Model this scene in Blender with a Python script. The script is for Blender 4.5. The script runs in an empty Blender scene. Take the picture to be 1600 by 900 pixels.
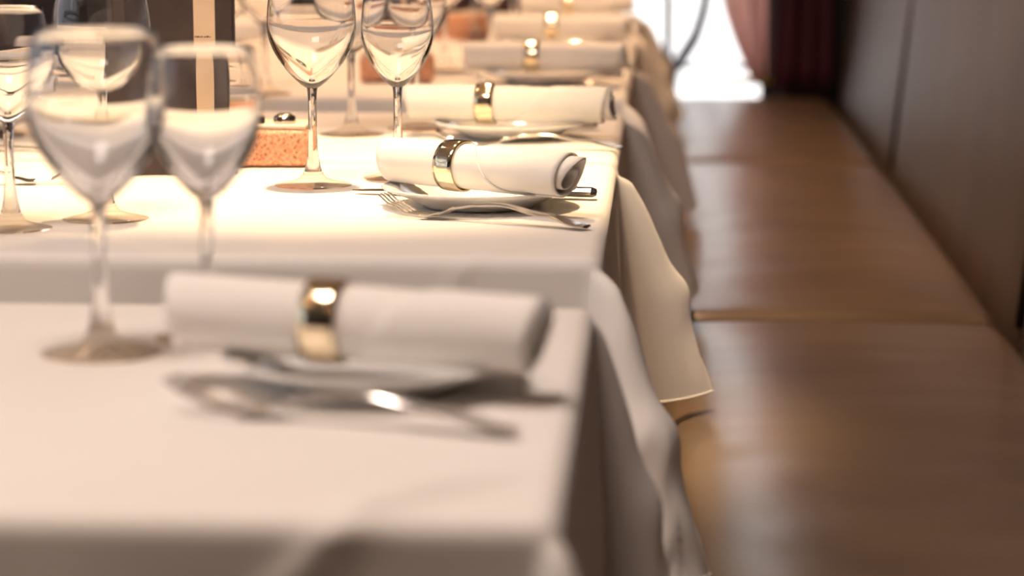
import bpy, bmesh, math, random
from mathutils import Vector, Matrix, noise
from math import sin, cos, pi, radians, hypot, atan2, exp, sqrt

scn = bpy.context.scene
COL = scn.collection
random.seed(7)

# ------------------------------------------------------------------ camera, world, light, exposure
cam_d = bpy.data.cameras.new('camera')
cam = bpy.data.objects.new('camera', cam_d); COL.objects.link(cam)
cam.location = (0, 0, 1.05)
PITCH, YAW = radians(9.02), radians(3.31)
cam.rotation_euler = (pi/2 - PITCH, 0, YAW)
cam_d.sensor_width = 36; cam_d.lens = 90
cam_d.dof.use_dof = True; cam_d.dof.focus_distance = 2.36; cam_d.dof.aperture_fstop = 4.4
cam_d.clip_start = 0.02
scn.camera = cam

w = bpy.data.worlds.new('daylight'); scn.world = w; w.use_nodes = True
w.node_tree.nodes['Background'].inputs[0].default_value = (0.80, 0.86, 1.0, 1)
w.node_tree.nodes['Background'].inputs[1].default_value = 0.45

scn.view_settings.view_transform = 'Standard'
scn.view_settings.look = 'None'
scn.view_settings.exposure = 0.0
scn.view_settings.gamma = 1

def lamp(name, kind, loc, energy, color, rot=(0, 0, 0), **kw):
    d = bpy.data.lights.new(name, kind); d.energy = energy; d.color = color
    for k, v in kw.items(): setattr(d, k, v)
    o = bpy.data.objects.new(name, d); COL.objects.link(o); o.location = loc; o.rotation_euler = rot
    return o
WARM = (1.0, 0.60, 0.32)
# daylight on the terrace outside the end window (stopped by the ceiling indoors)
lamp('sun', 'SUN', (0, 9, 6), 9.5, (1.0, 0.98, 0.95), (radians(30), 0, 0), angle=0.02)
# the halogen spot over the second and third table
lamp('spot_light', 'SPOT', (-0.34, 2.54, 2.74), 395, (1.0, 0.70, 0.385), (0, 0, 0), spot_size=radians(29), spot_blend=0.75, shadow_soft_size=0.04)
# the wide shop-front windows beside the dining room
lamp('window_daylight', 'AREA', (-4.6, 1.2, 1.7), 18, (0.86, 0.92, 1.0), (0, radians(-80), 0), shape='RECTANGLE', size=1.8, size_y=5.0)

# soft overhead fill added above the nearest table, in place of small downlights
lamp('overhead_fill', 'AREA', (-.55, 1.15, 2.77), 37, (1.0, 0.83, 0.74), (0, 0, 0), shape='RECTANGLE', size=.7, size_y=.5)

# ------------------------------------------------------------------ material helpers
def mat(name, base=(.8, .8, .8), rough=.5, metal=0., **kw):
    m = bpy.data.materials.new(name); m.use_nodes = True
    b = m.node_tree.nodes['Principled BSDF']
    b.inputs['Base Color'].default_value = (*base, 1)
    b.inputs['Roughness'].default_value = rough
    b.inputs['Metallic'].default_value = metal
    for k, v in kw.items(): b.inputs[k].default_value = v
    return m
def N(m, t, **kw):
    n = m.node_tree.nodes.new(t)
    for k, v in kw.items(): setattr(n, k, v)
    return n
def L(m, a, b): m.node_tree.links.new(a, b)
def P(m): return m.node_tree.nodes['Principled BSDF']
def mix_noise(m, c1, c2, scale=5., stretch=(1, 1, 1), lo=.35, hi=.65, detail=4, bump=0., bdist=.002, bscale=None):
    tc = N(m, 'ShaderNodeTexCoord'); mp = N(m, 'ShaderNodeMapping'); mp.inputs['Scale'].default_value = stretch
    L(m, tc.outputs['Object'], mp.inputs['Vector'])
    n = N(m, 'ShaderNodeTexNoise'); n.inputs['Scale'].default_value = scale; n.inputs['Detail'].default_value = detail
    L(m, mp.outputs['Vector'], n.inputs['Vector'])
    r = N(m, 'ShaderNodeValToRGB')
    r.color_ramp.elements[0].position = lo; r.color_ramp.elements[1].position = hi
    r.color_ramp.elements[0].color = (*c1, 1); r.color_ramp.elements[1].color = (*c2, 1)
    L(m, n.outputs['Fac'], r.inputs['Fac']); L(m, r.outputs['Color'], P(m).inputs['Base Color'])
    if bump:
        n2 = N(m, 'ShaderNodeTexNoise'); n2.inputs['Scale'].default_value = bscale or scale; n2.inputs['Detail'].default_value = 5
        L(m, mp.outputs['Vector'], n2.inputs['Vector'])
        bp = N(m, 'ShaderNodeBump'); bp.inputs['Strength'].default_value = bump; bp.inputs['Distance'].default_value = bdist
        L(m, n2.outputs['Fac'], bp.inputs['Height']); L(m, bp.outputs['Normal'], P(m).inputs['Normal'])
    return m

M = {}
M['linen'] = mix_noise(mat('white_linen', rough=.85), (.80, .76, .715), (.84, .805, .76), 3.0, bump=.15, bdist=.0006, bscale=900)
P(M['linen']).inputs['Sheen Weight'].default_value = .15
M['napkin'] = mix_noise(mat('white_napkin_linen', rough=.85), (.82, .785, .74), (.86, .83, .79), 6.0, bump=.15, bdist=.0005, bscale=1200)
M['china'] = mat('white_china', (.84, .83, .80), .12)
M['steel'] = mat('polished_steel', (.62, .585, .55), .17, 1.)
M['ring'] = mat('polished_brass_plate', (.88, .74, .52), .10, 1.)
M['glass'] = mat('clear_glass', (1, 1, 1), 0., 0., **{'Transmission Weight': 1., 'IOR': 1.47})
M['foot_glass'] = mat('thin_clear_glass'); _m = M['foot_glass']; _m.node_tree.nodes.remove(P(_m))
tr = N(_m, 'ShaderNodeBsdfTransparent'); tr.inputs[0].default_value = (.95, .92, .88, 1)
gl = N(_m, 'ShaderNodeBsdfGlossy'); gl.inputs['Roughness'].default_value = .02
fr = N(_m, 'ShaderNodeLayerWeight'); fr.inputs['Blend'].default_value = .5
pw = N(_m, 'ShaderNodeMath', operation='POWER'); pw.inputs[1].default_value = 7.0; L(_m, fr.outputs['Facing'], pw.inputs[0])
mx_ = N(_m, 'ShaderNodeMixShader'); L(_m, pw.outputs[0], mx_.inputs[0])
L(_m, tr.outputs[0], mx_.inputs[1]); L(_m, gl.outputs[0], mx_.inputs[2]); L(_m, mx_.outputs[0], _m.node_tree.nodes['Material Output'].inputs['Surface'])
M['pane'] = mat('window_glass', (1, 1, 1), 0., 0., **{'Transmission Weight': 1., 'IOR': 1.02})
M['leather'] = mix_noise(mat('brown_leather', rough=.29), (.122, .082, .053), (.160, .110, .071), 4.0, bump=.2, bdist=.0006, bscale=140)
M['leather_back'] = mix_noise(mat('dark_brown_leather', rough=.42), (.062, .040, .030), (.092, .060, .046), 3.0, (1, 4, .7), bump=.25, bdist=.001, bscale=120)
M['piping'] = mat('dark_leather_piping', (.03, .018, .01), .5)
M['base'] = mat('black_plinth', (.02, .016, .014), .6)
M['stone'] = mat('terracotta_granite', (.7, .3, .16), .55)
_m = M['stone']
tc = N(_m, 'ShaderNodeTexCoord'); vo = N(_m, 'ShaderNodeTexVoronoi'); vo.inputs['Scale'].default_value = 330
no = N(_m, 'ShaderNodeTexNoise'); no.inputs['Scale'].default_value = 300; no.inputs['Detail'].default_value = 5
L(_m, tc.outputs['Object'], vo.inputs['Vector']); L(_m, tc.outputs['Object'], no.inputs['Vector'])
rp = N(_m, 'ShaderNodeValToRGB'); e = rp.color_ramp.elements
e[0].position = .33; e[0].color = (.26, .08, .035, 1); e[1].position = .60; e[1].color = (.82, .45, .29, 1)
x_ = rp.color_ramp.elements.new(.42); x_.color = (.64, .28, .15, 1)
L(_m, no.outputs['Fac'], rp.inputs['Fac']); L(_m, rp.outputs['Color'], P(_m).inputs['Base Color'])
M['cream'] = mat('cream_glaze', (.80, .70, .55), .3)
M['black'] = mat('black_plastic', (.015, .013, .013), .3)
M['menu'] = mix_noise(mat('dark_brown_board', rough=.6), (.040, .025, .024), (.055, .036, .034), 30)
M['paper'] = mix_noise(mat('cream_paper_band', rough=.8), (.70, .52, .36), (.74, .56, .40), 20)
M['ink'] = mat('brown_ink', (.06, .03, .02), .8)
M['wood'] = mix_noise(mat('dark_stained_wood', rough=.35), (.030, .017, .012), (.060, .034, .022), 6, (1, 1, 9))
M['seatpad'] = mat('lavender_grey_upholstery', (.34, .32, .40), .8)
M['floor'] = mix_noise(mat('dark_floor', rough=.4), (.045, .028, .018), (.085, .052, .034), 5, (8, 1, 1))
M['wall'] = mix_noise(mat('warm_plaster', rough=.8), (.50, .42, .34), (.54, .46, .38), 2)
M['darkwall'] = mix_noise(mat('dark_panelled_wall', rough=.6), (.045, .032, .030), (.060, .043, .040), 3)
M['ceil'] = mat('cream_ceiling', (.72, .64, .54), .9)
M['frame'] = mat('grey_blue_steel_frame', (.10, .10, .14), .5)
M['brass'] = mat('worn_brass_sill', (.50, .36, .07), .35, .6)
M['pink'] = mix_noise(mat('dusty_pink_curtain', rough=.9), (.42, .24, .21), (.50, .30, .26), 4, (1, 1, .3))
M['maroon'] = mix_noise(mat('dark_maroon_curtain', rough=.85), (.11, .030, .046), (.15, .042, .060), 4, (1, 1, .3))
for k_, c_, f_ in (('pink', (.95, .70, .64), .85), ('maroon', (.30, .05, .08), .5)):
    _m = M[k_]; tl = N(_m, 'ShaderNodeBsdfTranslucent'); tl.inputs[0].default_value = (*c_, 1); mx_ = N(_m, 'ShaderNodeMixShader'); mx_.inputs[0].default_value = f_
    L(_m, P(_m).outputs[0], mx_.inputs[1]); L(_m, tl.outputs[0], mx_.inputs[2]); L(_m, mx_.outputs[0], _m.node_tree.nodes['Material Output'].inputs['Surface'])
M['maroon_seat'] = mat('maroon_upholstery', (.06, .015, .018), .7)
M['backdrop'] = mix_noise(mat('white_backdrop_render', rough=.9), (.78, .78, .80), (.84, .83, .84), 1.5)
M['pave'] = mat('pale_paving', (.62, .60, .57), .9)

# ------------------------------------------------------------------ mesh helpers
def link(o, parent=None):
    COL.objects.link(o)
    if parent is not None: o.parent = parent
    return o
def obj(name, v, f, m, parent=None, smooth=True, loc=None):
    me = bpy.data.meshes.new(name); me.from_pydata([tuple(p) for p in v], [], f)
    if smooth: me.polygons.foreach_set('use_smooth', [True]*len(me.polygons))
    me.materials.append(M[m] if isinstance(m, str) else m); me.update()
    o = bpy.data.objects.new(name, me)
    if loc: o.location = loc
    return link(o, parent)
def from_bm(name, bm, m, parent=None, smooth=True):
    me = bpy.data.meshes.new(name); bm.to_mesh(me); bm.free()
    if smooth: me.polygons.foreach_set('use_smooth', [True]*len(me.polygons))
    me.materials.append(M[m]); return link(bpy.data.objects.new(name, me), parent)
def bmbox(bm, lo, hi, bev=0., seg=2, mtx=None):
    b = bmesh.new()
    bmesh.ops.create_cube(b, size=1)
    for v in b.verts:
        v.co = Vector([(lo[i]+hi[i])/2 + v.co[i]*(hi[i]-lo[i]) for i in range(3)])
    if bev: bmesh.ops.bevel(b, geom=b.edges[:], offset=bev, segments=seg, profile=.5, affect='EDGES')
    if mtx: b.transform(mtx)
    me = bpy.data.meshes.new('tmp'); b.to_mesh(me); b.free(); bm.from_mesh(me); bpy.data.meshes.remove(me)
def box(name, lo, hi, m, parent=None, bev=0., seg=2, mtx=None, smooth=None):
    bm = bmesh.new(); bmbox(bm, lo, hi, bev, seg, mtx)
    return from_bm(name, bm, m, parent, smooth=bool(bev) if smooth is None else smooth)
def lathe(prof, n=48, cap0=False, cap1=False):
    v, f = [], []
    rings = []
    for r, z in prof:
        if r < 1e-6: rings.append([len(v)]); v.append((0, 0, z))
        else:
            rings.append(list(range(len(v), len(v)+n)))
            v += [(r*cos(2*pi*i/n), r*sin(2*pi*i/n), z) for i in range(n)]
    for a, b in zip(rings[:-1], rings[1:]):
        for i in range(n):
            j = (i+1) % n
            if len(a) == 1 and len(b) == 1: continue
            if len(a) == 1: f.append((a[0], b[j], b[i]))
            elif len(b) == 1: f.append((a[i], a[j], b[0]))
            else: f.append((a[i], a[j], b[j], b[i]))
    return v, f
def tube(pts, rad, n=10, closed=False):
    v, f = [], []
    pts = [Vector(p) for p in pts]
    up = Vector((0, 0, 1))
    for i, p in enumerate(pts):
        a = pts[max(i-1, 0)]; b = pts[min(i+1, len(pts)-1)]
        t = (b-a).normalized()
        s = t.cross(up)
        if s.length < 1e-3: s = t.cross(Vector((0, 1, 0)))
        s.normalize(); q = s.cross(t)
        r = rad[i] if isinstance(rad, (list, tuple)) else rad
        for k in range(n):
            an = 2*pi*k/n; v.append(p + s*cos(an)*r + q*sin(an)*r)
    for i in range(len(pts)-1):
        for k in range(n):
            j = (k+1) % n
            f.append((i*n+k, i*n+j, (i+1)*n+j, (i+1)*n+k))
    f.append(tuple(range(n-1, -1, -1))); f.append(tuple(range((len(pts)-1)*n, len(pts)*n)))
    return v, f
def thing(name, label, cat, loc=(0, 0, 0), rz=0., group=None):
    o = bpy.data.objects.new(name, None); o.empty_display_size = .05
    o.location = loc; o.rotation_euler = (0, 0, rz); link(o); return tag(o, label, cat, group)
def tag(o, label, cat, group=None):
    o['label'] = label; o['category'] = cat
    if group: o['group'] = group
    return o
def struct(o): o['kind'] = 'structure'; return o
def dup(root, loc, rz, label):
    r = root.copy(); COL.objects.link(r); r.location = loc; r.rotation_euler = (0, 0, rz); r['label'] = label
    for ch in list(root.children):
        c = ch.copy(); COL.objects.link(c); c.parent = r
        for g in ch.children:
            d = g.copy(); COL.objects.link(d); d.parent = c
    return r

# ------------------------------------------------------------------ the room
TZ = .76
struct(box('floor', (-5, -3, -.1), (.9, 7.0, 0), 'floor'))
struct(box('ceiling', (-5, -3, 2.8), (.9, 7.0, 2.95), 'ceil'))
struct(box('wall_right', (.70, -3, 0), (.85, 6.9, 2.8), 'darkwall'))
struct(box('wall_near', (-5, -3.12, 0), (.9, -3, 2.8), 'darkwall'))
WX0, WX1, WZ0, WZ1 = -.16, .325, .44, 2.3
Y0, Y1 = 6.90, 7.02
bm = bmesh.new()
bmbox(bm, (-5, Y0, 0), (WX0, Y1, 2.8)); bmbox(bm, (WX1, Y0, 0), (.85, Y1, 2.8))
bmbox(bm, (WX0, Y0, 0), (WX1, Y1, WZ0)); bmbox(bm, (WX0, Y0, WZ1), (WX1, Y1, 2.8))
struct(from_bm('wall_far', bm, 'darkwall', smooth=False))
win = box('window_1', (WX0, 6.955, WZ0), (WX1, 6.961, WZ1), 'pane'); struct(win)
bm = bmesh.new()
bmbox(bm, (WX0, 6.93, WZ0), (WX0+.03, 6.99, WZ1)); bmbox(bm, (WX1-.03, 6.93, WZ0), (WX1, 6.99, WZ1))
bmbox(bm, (WX0, 6.94, .548), (WX1, 6.98, .560)); bmbox(bm, (WX0, 6.93, WZ1-.03), (WX1, 6.99, WZ1))
from_bm('window_frame', bm, 'frame', win, smooth=False)
box('mullion', (.270, 6.92, WZ0), (.306, 6.99, WZ1), 'frame', win)
box('glazing_bar', (.008, 6.94, WZ0), (.032, 6.98, WZ1), 'frame', win)
struct(box('trim_1', (.185, 6.855, .515), (.30, 6.895, .531), 'brass', bev=.004))
# outside
struct(box('pavement', (-6, 6.75, -.12), (6, 12, -.02), 'pave'))
tag(box('backdrop_wall', (-5, 11.2, -.1), (5, 11.5, 5.5), 'backdrop'), 'white sunlit wall added outside to make the end window bright', 'building')  # wall added outside so that the end window shows bright white

# terrace chair outside the window: slim bent steel frame
tc_ = thing('terrace_chair', 'slim dark metal chair frame standing outside the end window', 'chair', (.075, 7.8, -.02))
for s in (0, .36):
    v, f = tube([(.085, s, .95), (.075, s, .80), (.058, s, .68), (.035, s, .60), (.005, s, .55), (-.03, s, .50), (-.10, s, 0)], .014); obj('leg', v, f, 'frame', tc_)
    v, f = tube([(-.36, s, .50), (-.37, s, .3), (-.40, s, 0)], .010); obj('leg', v, f, 'frame', tc_)
box('seat', (-.38, -.01, .46), (-.02, .37, .48), 'frame', tc_, bev=.005)
box('backrest', (.06, .0, .80), (.085, .36, .93), 'frame', tc_, bev=.004)

# curtains hang inside the window
def curtain(name, xl, xr, y, z0, z1, m, waves, amp, label):
    v, f = [], []; nz, nx = 30, 60
    for j in range(nz+1):
        z = z0 + (z1-z0)*j/nz
        for i in range(nx+1):
            u = i/nx; a, b = xl(z), xr(z)
            v.append((a+(b-a)*u, y + amp*sin(u*waves*2*pi) + .3*amp*sin(u*waves*4.7+1.3), z))
    k = len(v); v += [(p[0], p[1]+.004, p[2]) for p in v]
    W = nx+1
    for j in range(nz):
        for i in range(nx):
            a = j*W+i; f.append((a, a+1, a+W+1, a+W)); f.append((k+a, k+a+W, k+a+W+1, k+a+1))
    for j in range(nz):
        for c in (0, nx):
            a = j*W+c; f.append((a, a+W, k+a+W, k+a) if c == 0 else (a, k+a, k+a+W, a+W))
    for i in range(nx):
        f.append((i, k+i, k+i+1, i+1)); t = nz*W+i; f.append((t, t+1, k+t+1, k+t))
    return tag(obj(name, v, f, m), label, 'curtain')
curtain('curtain', lambda z: .150 + .085*max(0, (.80-z)/.26)**1.5, lambda z: .282, 6.86, .515, 2.35, 'pink', 2.2, .011, 'dusty pink curtain gathered at the right of the bright window')
curtain('curtain', lambda z: .300 + .012*sin((z-.55)*6), lambda z: .455, 6.80, .508, 2.35, 'maroon', 3.0, .014, 'dark maroon curtain beside the pink one at the bench end')

# ------------------------------------------------------------------ banquette
SZ = .49
bq = thing('banquette', 'long brown leather banquette with dark panelled back along the right wall', 'bench', (0, 0, 0))
box('plinth', (.06, -1.0, 0), (.60, 6.86, .10), 'base', bq)
box('seat_base', (.03, -1.0, .10), (.58, 6.86, .385), 'leather_back', bq, bev=.01)
def cushion(y0, y1):
    x0, x1, zb, h = -.005, .462, .385, .105
    nx, ny = 40, 90; v, f = [], []
    r = .045
    def prof(t, L):           # rounded end drop near edge
        d = min(t, L-t)
        if d >= r: return 0.
        return r - sqrt(max(0, r*r-(r-d)**2))
    def samp(n, L):
        e_ = 9
        a = [r*(1-cos(pi/2*i/e_)) for i in range(e_)]
        mid = [r+(L-2*r)*i/(n-2*e_) for i in range(n-2*e_+1)]
        return a + mid + [L-q for q in reversed(a)]
    xs = samp(nx, x1-x0); ys = samp(ny, y1-y0); LX, LY = x1-x0, y1-y0
    for b in ys:
        for a in xs:
            crown = .027*(1-(2*a/LX-1)**4)*(1-abs(2*b/LY-1)**3)
            z = zb + h - .010 + crown - max(prof(a, LX), prof(b, LY))
            z += .0016*noise.noise(Vector((a*7, b*16+y0, 1.7))) * (1 if min(b, LY-b) > .03 else .3)
            xx = x0+a
            # softly rounded plan corners
            ca = max(0, .06-min(a, LX-a))/.06; cb = max(0, .06-min(b, LY-b))/.06
            k = .014*ca*cb
            xx += k if a < LX/2 else -k
            yy = y0+b + (k if b < LY/2 else -k)
            v.append((xx, yy, z))
    W = len(xs); H = len(ys)
    for j in range(H-1):
        for i in range(W-1):
            a = j*W+i; f.append((a, a+1, a+W+1, a+W))
    rim = [i for i in range(W)] + [j*W+W-1 for j in range(1, H)] + [(H-1)*W+i for i in range(W-2, -1, -1)] + [j*W for j in range(H-2, 0, -1)]
    k = len(v)
    v += [(v[i][0], v[i][1], zb) for i in rim]
    n = len(rim)
    for i in range(n):
        j = (i+1) % n; f.append((rim[i], k+i, k+j, rim[j]))
    f.append(tuple(k+i for i in range(n-1, -1, -1)))
    o = obj('seat_cushion', v, f, 'leather', bq)
    return o
GAP = .004
YS = [-.47, 1.44, 3.35, 5.26, 6.87]
for a, b in zip(YS[:-1], YS[1:]): cushion(a+GAP, b-GAP)
def panel(y0, y1):
    # reclining padded panel: x grows with height
    ny, nz = 40, 24; v, f = [], []
    T = .07; H = .62; zb = .40; r = .022
    for s in (0, 1):
        for j in range(nz+1):
            for i in range(ny+1):
                t = y0+(y1-y0)*(.5-.5*cos(pi*i/ny)); h = H*(.5-.5*cos(pi*j/nz))
                d = min(t-y0, y1-t, H-h)
                off = 0 if d > r else r-sqrt(max(0, r*r-(r-d)**2))
                d2 = min(t-y0, y1-t)
                puff = .010*(1-((2*(t-y0)/(y1-y0)-1)**6))
                x = .470 + .10*h + (off - puff + .002*noise.noise(Vector((t*5, h*3, 3))) if s == 0 else T)
                v.append((x, t, zb+h))
    W = ny+1; K = W*(nz+1)
    for j in range(nz):
        for i in range(ny):
            a = j*W+i; f.append((a, a+W, a+W+1, a+1)); f.append((K+a, K+a+1, K+a+W+1, K+a+W))
        a = j*W; f.append((a, K+a, K+a+W, a+W)); a = j*W+ny; f.append((a, a+W, K+a+W, K+a))
    for i in range(ny):
        f.append((i, i+1, K+i+1, K+i)); a = nz*W+i; f.append((a, K+a, K+a+1, a+1))
    obj('backrest_panel', v, f, 'leather_back', bq)
for a, b in zip(YS[:-1], YS[1:]): panel(a+.003, b-.003)
for y in YS[1:-1]:
    v, f = tube([(.474, y, .47), (.500, y, .72), (.532, y, 1.015)], .006); obj('piping', v, f, 'piping', bq)

# ------------------------------------------------------------------ tables and cloths
TX0, TX1 = -.95, -.055
def make_table(y0, y1, label):
    t = thing('dining_table', label, 'table', ((TX0+TX1)/2, (y0+y1)/2, 0), 0, 'dining tables in the row')
    hx, hy = (TX1-TX0)/2-.003, (y1-y0)/2-.003
    box('tabletop', (-hx, -hy, TZ-.03), (hx, hy, TZ-.0015), 'wood', t, bev=.003)
    v, f = lathe([(0, .02), (.22, .02), (.22, .03), (.05, .05), (.035, .08), (.035, .66), (.06, .70), (0, .70)], 24); obj('pedestal', v, f, 'wood', t)
    v, f = lathe([(0, 0), (.25, 0), (.25, .02), (0, .02)], 24); obj('base', v, f, 'base', t)
    box('under_frame', (-.25, -.2, .70), (.25, .2, TZ-.03), 'wood', t)
    return t
def make_cloth(y0, y1, h, res, seed, label, creases=(), kp=.36, mild=1., near_tight=False, far_tight=False):
    cx, cy = (TX0+TX1)/2, (y0+y1)/2; hx, hy = (TX1-TX0)/2, (y1-y0)/2
    r = .011
    def axis(half):
        a = []
        n = max(4, int(half*2/res)); a += [-half + 2*half*i/n for i in range(n+1)]
        m = max(6, int(h/res)); e = [half + h*(i/m)**1.25 for i in range(1, m+1)]
        return [-q for q in reversed(e)] + a + e
    us, vs = axis(hx), axis(hy)
    rnd = random.Random(seed); ph = [rnd.uniform(0, 6.28) for _ in range(8)]
    fold = [rnd.uniform(.92, 1.06) for _ in range(4)]; lean = [rnd.uniform(-.10, .10) for _ in range(4)]
    V, F = [], []
    for v_ in vs:
        for u in us:
            a = max(abs(u)-hx, 0); b = max(abs(v_)-hy, 0)
            sx = 1 if u > 0 else -1; sy = 1 if v_ > 0 else -1
            X = max(-hx, min(hx, u)); Y = max(-hy, min(hy, v_)); Z = 0.
            rho = hypot(a, b)
            if a > 0 and b > 0: rho *= (1 + .05*sin(2*atan2(b, a)))*max(a, b)/rho
            # crease ridges pressed into the cloth
            cz = 0.
            for (ax, ay, bx, by, amp, wd) in creases:
                dx, dy = bx-ax, by-ay; LL = hypot(dx, dy)
                px, py = u+cx-ax, v_+cy-ay
                t = (px*dx+py*dy)/LL; d = (px*dy-py*dx)/LL
                fade = min(1, max(0, t/.02)) * min(1, max(0, (LL-t)/.05))
                cz += (.45 if rho > 0 else 1)*amp*fade*exp(-(d/wd)**2)*(1 if d < 0 else .6)
            if rho > 0:
                phi = atan2(b, a)
                ang = min(rho/r, pi/2)
                out = r*sin(ang); drop = r*(1-cos(ang)); D = max(rho-r*pi/2, 0)
                k = (0 if sx < 0 else 1) + (0 if sy < 0 else 2)
                s2 = sin(2*phi) if (a > 0 and b > 0) else 0.
                near = min(1, D/h)
                kp_ = kp*(.38 if (near_tight and sy < 0) else 1)
                pr = h*near**.62*kp_*fold[k]*s2**1.4 + .1*max(0, D-h)
                tg = D*(.15*sin(4*phi) + .5*lean[k]*s2**2) if s2 > 0 else 0.
                tight = (far_tight if sy > 0 else near_tight)
                mx, my = (.8, .05) if (tight and sy < 0) else (1.05, .2) if tight else (1., 1.) if sy > 0 else (.80, 1.)
                flare = D*.05
                # gentle vertical waves on the hanging sides
                if b == 0: wv = sin(Y*15+ph[0])+.6*sin(Y*27+ph[1]); ed = min(1, (hy-abs(Y))/.12)
                elif a == 0: wv = sin(X*13+ph[2])+.6*sin(X*23+ph[3]); ed = min(1, (hx-abs(X))/.12)
                else: wv = 0; ed = 0
                flare += mild*.012*near*wv*max(0, ed)
                nz = .006*near*noise.noise(Vector((u*9+seed, v_*9, 2.2))) + .004*near*noise.noise(Vector((u*24, v_*24+seed, 5)))
                # a soft horizontal bend across the corner flap
                if s2 > 0: nz += .010*s2*exp(-((rho/h-.62)/.09)**2)
                ox = (out+flare+nz+cz)*cos(phi) + pr*.7071*mx + tg*.7071
                oy = (out+(flare+nz)*(.15 if tight else 1)+cz)*sin(phi) + pr*.7071*my - tg*.7071*(.4 if tight else 1)
                hor = hypot(ox-out*cos(phi), oy-out*sin(phi))
                Z = -(drop + sqrt(max(D*D - min(hor, D*.9)**2, 0)))
                X += sx*ox; Y += sy*oy
            else:
                e_ = min(1, min(hx-abs(u), hy-abs(v_))/.02)
                Z = cz + .0012*max(0, noise.noise(Vector((u*6+seed, v_*6, .3))))*e_
            V.append((X, Y, Z))
    W = len(us)
    for j in range(len(vs)-1):
        for i in range(W-1):
            q = j*W+i; F.append((q, q+1, q+W+1, q+W))
    o = tag(obj('tablecloth', V, F, 'linen', loc=(cx, cy, TZ)), label, 'tablecloth', 'white tablecloths along the row')
    H = len(vs)
    rim = [i for i in range(W)] + [j*W+W-1 for j in range(1, H)] + [(H-1)*W+i for i in range(W-2, -1, -1)] + [j*W for j in range(H-2, -1, -1)]
    hv, hf = tube([V[i] for i in rim], .0011, 6); obj('hem', hv, hf, 'linen', o)
    return o
ROW = [(1.155, 1.735), (1.985, 2.640), (2.700, 3.235), (3.49, 4.145), (4.215, 4.86), (5.08, 5.72)]
WORD = ['nearest', 'second', 'third', 'fourth', 'fifth', 'farthest']
CRE = {0: [(-.23, 1.04, -.066, 1.236, .009, .010)], 1: [(-.20, 1.90, -.07, 2.08, .0035, .006)]}
for i, (a, b) in enumerate(ROW):
    make_table(a, b, 'dark wooden pedestal table under the %s white tablecloth of the row' % WORD[i])
    lab = ['out of focus white tablecloth on the nearest table at the bottom', 'white tablecloth lit by the spotlight with a bright corner flap over the seat',
           'white tablecloth on the third table, right behind the spotlit one', 'dim beige looking tablecloth on the fourth table, under a blurred napkin roll',
           'blurred tablecloth on the fifth table of the row', 'most distant blurred tablecloth at the top of the row'][i]
    make_cloth(a, b, .256, .0065 if i < 3 else .011, 11+i*7, lab, CRE.get(i, ()), mild=1. if i else .6, kp=(.27, .43, .44, .50, .42, .42)[i], near_tight=i in (2, 4), far_tight=i in (1, 3))

# ------------------------------------------------------------------ glasses
def glass_parts(R, Rr, bowl_z, H, foot):
    t = .0008
    # outer bowl: from stem top to rim, then inner back down
    nb = 22; outer, inner = [], []
    hb = H-bowl_z; zm = .56
    def rad(s):
        if s < zm: return .0052 + (R-.0052)*(sin(pi/2*min(1, s/zm))**.80)
        q = (s-zm)/(1-zm); return R - (R-Rr)*q*q
    for i in range(nb+1):
        s = (i/nb)**1.3; outer.append((rad(s), bowl_z+hb*s))
    for i in range(nb, -1, -1):
        s = (i/nb)**1.3
        z = bowl_z + .009 + (hb-.009)*s
        inner.append((max(0, rad(s)-t-(.0041 if i == 0 else .003*(1-s)**6)), z if i < nb else bowl_z+hb))
    inner[-1] = (0, bowl_z+.0085)
    bowl = lathe(outer + [((outer[-1][0]+inner[0][0])/2, H+.0006)] + inner, 64)
    stem = lathe([(.0105, .0105), (.0078, .017), (.0058, .027), (.0046, .040), (.0041, .055), (.0041, bowl_z-.012), (.0046, bowl_z-.004), (.0052, bowl_z)], 32)
    ft = lathe([(0, 0.0004), (foot*.5, .0004), (foot-.001, .0004), (foot, .0009), (foot-.0007, .0015), (foot*.75, .0030), (foot*.5, .0053), (foot*.33, .0079), (.0105, .0105)], 64)
    return bowl, stem, ft
BIG = glass_parts(.0425, .0365, .094, .200, .0375)
SMALL = glass_parts(.0355, .0310, .090, .186, .0345)
protos = {}
def glass(kind, x, y, label):
    if kind not in protos:
        g = thing('wine_glass', label, 'wine glass', (x, y, TZ+.0012), 0, 'wine glasses on the tables')
        for n, (v, f) in zip(('bowl', 'stem', 'foot'), BIG if kind == 'B' else SMALL): obj(n, v, f, 'foot_glass' if n == 'foot' else 'glass', g)
        protos[kind] = g; return g
    return dup(protos[kind], (x, y, TZ+.0012), random.uniform(0, 6), label)
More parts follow.
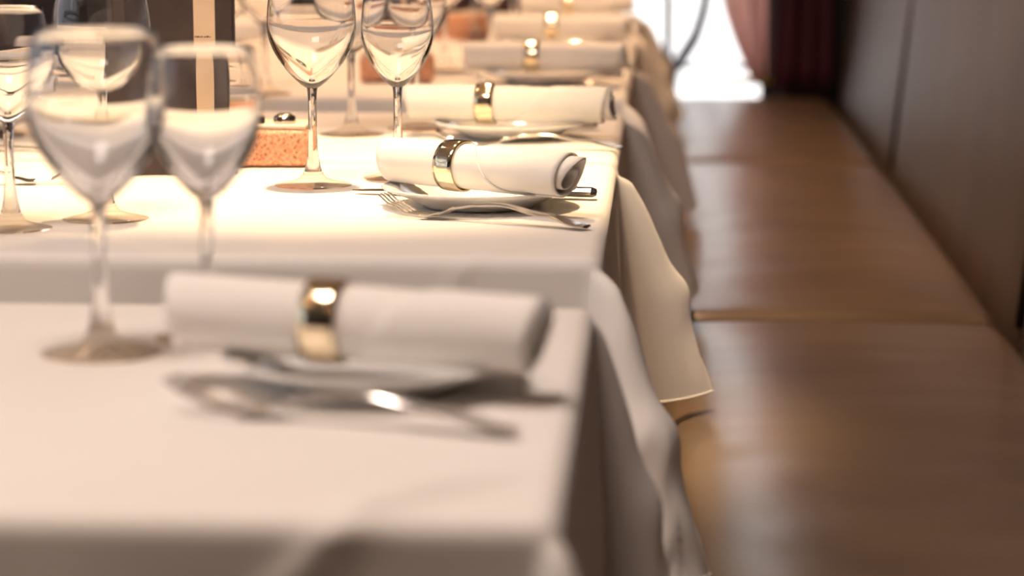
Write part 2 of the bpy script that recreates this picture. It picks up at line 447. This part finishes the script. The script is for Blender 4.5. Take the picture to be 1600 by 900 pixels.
for a in [('B', -.344, 1.544, 'large blurred wine glass in front at the left on the nearest table'),
          ('S', -.287, 1.600, 'smaller blurred wine glass on the nearest table, its foot hidden by the napkin'),
          ('B', -.332, 2.432, 'large sharp wine glass on the spotlit table, in front of the stone box'),
          ('S', -.257, 2.500, 'sharp wine glass rising right behind the left end of the spotlit napkin'),
          ('S', -.544, 2.108, 'wine glass on the spotlit table cut by the left picture edge'),
          ('B', -.478, 2.174, 'wine glass seen through the bowl of the large front glass'),
          ('B', -.355, 2.934, 'wine glass whose stem shows between the two sharp glasses, third table'),
          ('S', -.287, 3.007, 'wine glass behind the left end of the third napkin roll'),
          ('B', -.543, 3.500, 'blurred wine glass standing just right of the dark menu'),
          ('S', -.625, 3.680, 'blurred wine glass mostly hidden behind the dark menu, fourth table'),
          ('B', -.332, 3.946, 'blurred glass on the fourth table, left of two with white glints'),
          ('S', -.270, 4.060, 'blurred glass on the fourth table, right of two with white glints'),
          ('B', -.340, 4.70, 'blurred larger glass on the fifth table'),
          ('S', -.275, 4.77, 'blurred smaller glass on the fifth table'),
          ('B', -.56, 4.30, 'blurred glass at the far diner side of the fifth table')]: glass(*a)

# ------------------------------------------------------------------ plates, napkin rolls, rings, cutlery
PLATE = lathe([(0, .0012), (.042, .0012), (.046, 0.), (.050, 0.), (.053, .0025), (.066, .0085), (.080, .0135), (.0870, .0160), (.0885, .0175), (.0870, .0185), (.078, .0168), (.064, .0112), (.054, .0060), (.045, .0048), (0, .0048)], 72)
RIMZ = .0182
pl_proto = []
def plate(x, y, label):
    if not pl_proto:
        o = tag(obj('side_plate', *PLATE, 'china', loc=(x, y, TZ+.0012)), label, 'plate', 'white side plates'); pl_proto.append(o); return o
    return dup(pl_proto[0], (x, y, TZ+.0012), 0, label)

def napkin_mesh(R, Ln, turns, slope, tongue, seed, mid, roff, thick=.0019, sq=.96):
    """spiral roll of folded cloth, axis +X; a diagonal outer edge and a pointed inner corner at the +X end"""
    rnd = random.Random(seed)
    nu, ns = 44, 84
    V, F = [], []
    def pt(u, s, off):
        # s 0 = outer edge, 1 = inner
        x = (u-.5)*Ln
        start = radians(165) + slope*math.tanh((u-mid)/.11)
        th = start + s*turns*2*pi
        Rr = R*(1 - .15*s - .40*s**3) + off
        Rr *= 1 - .06*exp(-((x-roff)/.013)**2)
        Rr *= 1 + .022*noise.noise(Vector((x*22+seed, cos(th)*1.3, sin(th)*1.3))) - .02*abs(2*u-1)**3
        e = max(0, abs(2*u-1)-.8)/.2
        xx = x
        if u > .5: xx += e*(tongue*exp(-((s-.66)/.09)**2) + .004*sin(th) + .006*s)
        else: xx -= e*(.003*sin(th*1.1) - .016*s)
        cy, cz = cos(th)*Rr, sin(th)*Rr*sq
        return (xx, cy, cz)
    grids = []
    for off in (0, -thick):
        g = []
        for i in range(nu+1):
            u = i/nu; u = .5 + (u-.5)*1.0
            row = []
            for j in range(ns+1):
                row.append(len(V)); V.append(pt(u, j/ns, off))
            g.append(row)
        grids.append(g)
    A, B = grids
    for i in range(nu):
        for j in range(ns):
            F.append((A[i][j], A[i+1][j], A[i+1][j+1], A[i][j+1])); F.append((B[i][j], B[i][j+1], B[i+1][j+1], B[i+1][j]))
        F.append((A[i][0], B[i][0], B[i+1][0], A[i+1][0])); F.append((A[i][ns], A[i+1][ns], B[i+1][ns], B[i][ns]))
    for j in range(ns):
        F.append((A[0][j], A[0][j+1], B[0][j+1], B[0][j])); F.append((A[nu][j], B[nu][j], B[nu][j+1], A[nu][j+1]))
    return V, F
def ring_mesh(R, wd):
    v, f = lathe([(R, -wd/2), (R+.0012, -wd/2), (R+.0016, -wd/4), (R+.0016, wd/4), (R+.0012, wd/2), (R, wd/2), (R, -wd/2)], 56)
    return [(p[2], p[0], p[1]) for p in v], f
ring_proto = {}
def napkin(x, y, ang, R, Ln, label, rlabel, roff=-.02, slope=1.6, tongue=.0, seed=1, mid=.58, src=None, dz=0., rw=.021, tilt=0.):
    z = TZ + .0012 + RIMZ + R*.96 - .0015 + dz
    if src is None:
        o = obj('rolled_napkin', *napkin_mesh(R, Ln, 2.35, slope, tongue, seed, mid, roff), 'napkin')
    else:
        o = src.copy(); COL.objects.link(o)
    o.location = (x, y, z); o.rotation_euler = (0, tilt, ang); tag(o, label, 'napkin', 'white rolled napkins on plates')
    key = round(R, 4)
    if key not in ring_proto:
        r_ = obj('napkin_ring', *ring_mesh(R*.965+.0004, rw), 'ring'); ring_proto[key] = r_
    else:
        r_ = ring_proto[key].copy(); COL.objects.link(r_)
    r_.location = (x+roff*cos(ang), y+roff*sin(ang), z); r_.rotation_euler = (0, tilt, ang); tag(r_, rlabel, 'napkin ring', 'metal napkin rings')
    return o

def strip(fn, n, a, b):
    """closed rounded bar: fn(s) -> (centre x, y, z, half width, half thickness)"""
    V, F = [], []; K = 8
    for i in range(n+1):
        x, y, z, hw, ht = fn(a+(b-a)*i/n)
        for k in range(K):
            cx, cz = ((1, -.3), (1, .3), (.72, 1), (0, 1.12), (-.72, 1), (-1, .3), (-1, -.3), (0, -1))[k]
            V.append((x, y+hw*cx, z+ht*cz))
    for i in range(n):
        for k in range(K):
            j = (k+1) % K; F.append((i*K+k, (i+1)*K+k, (i+1)*K+j, i*K+j))
    F.append(tuple(range(K))); F.append(tuple(range(n*K+K-1, n*K-1, -1)))
    return V, F
def lerp_tab(tab, s):
    for (a, *pa), (b, *pb) in zip(tab[:-1], tab[1:]):
        if s <= b:
            t = (s-a)/(b-a); t = t*t*(3-2*t)
            return [p+(q-p)*t for p, q in zip(pa, pb)]
    return list(tab[-1][1:])
FK = [(0, .0175, .0030), (.014, .0100, .0105), (.032, .0032, .0122), (.050, .0022, .0122), (.064, .0050, .0095), (.078, .0105, .0040), (.095, .0135, .0036), (.12, .0150, .0042), (.165, .0090, .0068), (.200, .0024, .0085), (.205, .0022, .0070)]
def fz(s): return lerp_tab(FK, s)
def make_fork(label):
    t = thing('fork', label, 'fork', (0, 0, 0), 0, 'forks beside the plates')
    v, f = strip(lambda s: (s, 0, fz(s)[0], fz(s)[1], .0016 if s > .07 else .0011), 46, .044, .205); obj('handle', v, f, 'steel', t, smooth=False)
    for k in range(4):
        y0 = (k-1.5)*.0062
        def fn(s, y0=y0):
            sp = .92 + .08*min(1, s/.03)
            return (s, y0*sp, fz(s)[0], .0006+.0007*min(1, s/.018), .0009)
        v, f = strip(fn, 14, 0, .046); obj('tine', v, f, 'steel', t, smooth=False)
    return t
def make_knife(label):
    t = thing('table_knife', label, 'knife', (0, 0, 0), 0, 'knives beside the plates')
    KB = [(0, .0015, .0012), (.012, .0055, .0012), (.05, .0085, .0012), (.10, .0092, .0012), (.118, .0060, .0016)]
    v, f = strip(lambda s: (s, .003*(1-min(1, s/.05)), .0020+.003*min(1, s/.1), lerp_tab(KB, s)[0], lerp_tab(KB, s)[1]*.8), 30, 0, .118); obj('blade', v, f, 'steel', t, smooth=False)
    KH = [(.116, .0050, .0024), (.13, .0046, .0032), (.17, .0062, .0038), (.22, .0085, .0045), (.230, .0080, .0044), (.232, .0060, .0030)]
    v, f = strip(lambda s: (s, 0, .0055, lerp_tab(KH, s)[0], lerp_tab(KH, s)[1]), 30, .116, .232); obj('handle', v, f, 'steel', t, smooth=False)
    return t
def place2(o, tip, end, z=TZ+.0014, pitch=0.):
    o.location = (tip[0], tip[1], z); o.rotation_euler = (0, pitch, atan2(end[1]-tip[1], end[0]-tip[0])); return o
fork0, knife0 = [], []
def fork(tip, end, label, z=TZ+.0014, pitch=0.):
    if not fork0: fork0.append(make_fork(label)); return place2(fork0[0], tip, end, z, pitch)
    return place2(dup(fork0[0], (0, 0, 0), 0, label), tip, end, z, pitch)
def knife(tip, end, label, z=TZ+.0014, pitch=0.):
    if not knife0: knife0.append(make_knife(label)); return place2(knife0[0], tip, end, z, pitch)
    return place2(dup(knife0[0], (0, 0, 0), 0, label), tip, end, z, pitch)

# nearest table
plate(-.165, 1.458, 'blurred white plate on the nearest table')
n1 = napkin(-.177, 1.437, radians(-12), .0235, .222, 'large blurred rolled napkin in the foreground, nearest table', 'napkin ring with a white glint on the foreground napkin', -.012, -1.7, 0., 3, mid=.62, dz=.0005, tilt=radians(1.5), rw=.022)
fork((-.270, 1.380), (-.070, 1.318), 'dark blurred fork in front of the foreground plate')
knife((-.315, 1.585), (-.088, 1.540), 'knife on the nearest table, hidden behind the foreground napkin')
# second table
plate(-.162, 2.290, 'sharp white plate under the spotlit napkin on the second table')
n2 = napkin(-.164, 2.262, radians(-34), .0220, .200, 'sharp spotlit napkin roll with open end towards the viewer', 'gold napkin ring on the sharp napkin with the open end', -.020, 1.75, .012, 5, mid=.60)
fork((-.243, 2.226), (-.022, 2.113), 'sharp fork with its handle over the edge of the spotlit table')
knife((-.288, 2.375), (-.063, 2.345), 'knife whose handle end shows right of the spotlit napkin')
# third table
plate(-.170, 2.920, 'white plate under the napkin roll on the third table')
n3 = napkin(-.178, 2.915, radians(-8), .0225, .236, 'bright rolled napkin on the third table, pointed right end', 'gold napkin ring on the bright third napkin', -.020, -1.7, .013, 9, mid=.66)
fork((-.245, 2.800), (-.045, 2.780), 'fork half hidden behind the sharp spotlit napkin')
knife((-.305, 3.03), (-.085, 3.02), 'knife hidden behind the third napkin roll')
# the dim tables behind
for nm, (px, py, ang) in {'fourth': (-.167, 3.715, -5), 'fifth': (-.172, 4.505, -4), 'farthest': (-.175, 5.37, -3)}.items():
    plate(px, py, 'blurred plate under the napkin on the %s table' % nm)
    napkin(px-.006, py, radians(ang), .0225, .242, 'blurred dim rolled napkin on the %s table' % nm, 'blurred ring on the napkin of the %s table' % nm, -.012, src=n3)
    fork((px-.095, py-.095), (px+.105, py-.115), 'blurred fork in front of the plate on the %s table' % nm)
    knife((px-.12, py+.115), (px+.11, py+.10), 'knife behind the napkin on the %s table' % nm)
# settings of the diners opposite, on the left
for nm, px, py in (('second', -.80, 2.31), ('third', -.815, 2.91), ('fourth', -.80, 3.66), ('fifth', -.80, 4.42)):
    plate(px, py, 'plate at the left side of the %s table, near the picture edge' % nm)
    napkin(px, py, pi+radians(-8), .0225, .242, 'rolled napkin at the left side of the %s table' % nm, 'napkin ring at the left side of the %s table' % nm, -.02, src=n3)
fork((-.560, 2.445), (-.760, 2.410), 'fork with tines showing at the left of the spotlit table, behind a glass stem')
fork((-.700, 3.06), (-.90, 3.08), 'fork at the left side of the third table')
knife((-.660, 2.745), (-.89, 2.735), 'shiny knife at the left picture edge on the third table')
fork((-.690, 3.78), (-.89, 3.80), 'fork at the left side of the fourth table')

# ------------------------------------------------------------------ menus and stone boxes
def menu(x, y, rz, label):
    t = thing('menu_folder', label, 'menu', (x, y, TZ+.0012), rz)
    W, H, th = .122, .250, .003
    box('front_cover', (-W, 0, 0), (0, th, H), 'menu', t, bev=.0008, smooth=False)
    bk = box('back_cover', (-W, 0, 0), (0, th, H), 'menu', t, bev=.0008, smooth=False); bk.rotation_euler = (0, 0, radians(-52)); bk.location = (.0015, .003, 0)
    band = box('paper_band', (-.0375, -.0012, .001), (-.0165, -.0002, H-.001), 'paper', t)
    bm = bmesh.new()
    rnd = random.Random(4); xx = -.0365
    while xx < -.0205:
        ww = rnd.choice([.0012, .0018, .0026]); hh = rnd.choice([.0011, .0015]); 
        bmbox(bm, (xx, -.00145, .1365), (xx+ww, -.0011, .1365+hh)); xx += ww+rnd.choice([.0005, .0005, .0012])
    from_bm('fine_print', bm, 'ink', band, smooth=False)
    return t
menu(-.424, 2.524, radians(11), 'tall dark menu with a cream paper band standing on the spotlit table')
menu(-.455, 5.02-.24, radians(9), 'blurred dark menu standing on the fifth table')

def stone_box(x, y, rz, label, tall=.043):
    t = thing('stone_box', label, 'box', (x, y, TZ+.0012), rz, 'terracotta stone boxes in the middle of the tables')
    box('body', (-.052, -.034, 0), (.052, .034, tall-.004), 'stone', t, bev=.007, seg=3)
    bm = bmesh.new()
    bmbox(bm, (-.0495, -.0315, tall-.0045), (.0495, .0315, tall), .0012)
    from_bm('rim', bm, 'cream', t)
    box('sachet', (-.036, -.020, tall), (.004, .006, tall+.006), 'black', t, bev=.0015, mtx=Matrix.Rotation(radians(6), 4, 'Z'))
    v, f = lathe([(0, tall), (.011, tall), (.012, tall+.002), (.011, tall+.007), (.006, tall+.010), (0, tall+.010)], 24)
    lid = obj('steel_cap', v, f, 'steel', t); lid.location = (.026, -.012, 0)
    return t
stone_box(-.412, 2.625, radians(2), 'speckled terracotta stone box on the spotlit table beside the menu')
stone_box(-.385, 3.745, radians(-2), 'blurred terracotta box on the fourth table behind the sharp glasses')
stone_box(-.372, 4.93-.14, radians(0), 'blurred terracotta box on the fifth table', .05)

# ------------------------------------------------------------------ chairs
def chair(x, y, rz, label, pad='seatpad'):
    t = thing('dining_chair', label, 'chair', (x, y, 0), rz, 'dark wooden chairs opposite the banquette')
    box('seat', (-.21, -.21, .44), (.21, .21, .465), 'wood', t, bev=.006)
    box('seat_pad', (-.20, -.20, .465), (.20, .20, .495), pad, t, bev=.012, seg=3)
    for sx in (-.19, .19):
        for sy in (-.19, .19):
            top = .92 if sx < 0 else .44
            v, f = tube([(sx*1.05, sy, 0), (sx, sy, .44)] + ([(sx-.03, sy, .70), (sx-.07, sy, .92)] if sx < 0 else []), .017, 10); obj('leg', v, f, 'wood', t)
    box('top_rail', (-.275, -.20, .86), (-.25, .20, .95), 'wood', t, bev=.006)
    box('lower_rail', (-.215, -.19, .54), (-.195, .19, .57), 'wood', t, bev=.004)
    for k in range(5):
        yy = -.13+.065*k
        v, f = tube([(-.205, yy, .555), (-.225, yy, .72), (-.262, yy, .87)], .011, 8); obj('slat', v, f, 'wood', t)
    return t
c0 = chair(-1.22, 3.82, 0, 'dark wooden slatted chair left of the fourth table')
for (x, y), nm in zip([(-1.22, 2.32), (-1.22, 2.95), (-1.22, 4.54), (-1.22, 5.4)], ['second', 'third', 'fifth', 'farthest']):
    dup(c0, (x, y, 0), 0, 'dark wooden slatted chair left of the %s table' % nm)
mc = thing('armchair', 'dark maroon upholstered chair at the far end of the table row', 'chair', (-.37, 6.12, 0))
box('seat', (-.27, -.25, .20), (.27, .25, .44), 'maroon_seat', mc, bev=.03, seg=3)
box('backrest', (-.27, .17, .40), (.27, .27, .76), 'maroon_seat', mc, bev=.03, seg=3)
for sx in (-.27, .27): box('armrest', (sx-.045, -.25, .30), (sx+.045, .25, .70), 'maroon_seat', mc, bev=.025, seg=3)
for sx in (-.22, .22):
    for sy in (-.2, .2): box('leg', (sx-.02, sy-.02, 0), (sx+.02, sy+.02, .21), 'wood', mc)

# ------------------------------------------------------------------ ceiling downlights with their lamps
def downlight(x, y, en, label):
    t = thing('downlight', label, 'lamp', (x, y, 2.8))
    v, f = lathe([(.045, 0), (.060, 0), (.060, -.008), (.045, -.008), (.045, 0)], 32); obj('trim_ring', v, f, 'steel', t)
    if en:
        lamp('downlight_lamp', 'SPOT', (x, y, 2.76), en, WARM, spot_size=radians(120), spot_blend=.8, shadow_soft_size=.05)
downlight(-.12, 2.50, 0, 'recessed halogen spot in the ceiling above the second table')
for x, y, e_, nm in ((-1.6, .6, 40, 'over the aisle, nearest of three, added to warm the front cloth'), (-.45, -.7, 26, 'over the near end of the row, added to warm the nearest cloth'), (-1.6, 3.4, 40, 'over the aisle, middle of three'), (-1.6, 5.6, 40, 'over the aisle, farthest of three'), (-.4, 4.5, 215, 'over the fifth table, added as warm fill for the far tables')):  # nearest aisle, near-end and fifth-table lamps are unseen, added as warm fill
    downlight(x, y, e_, 'recessed warm ceiling downlight ' + nm)
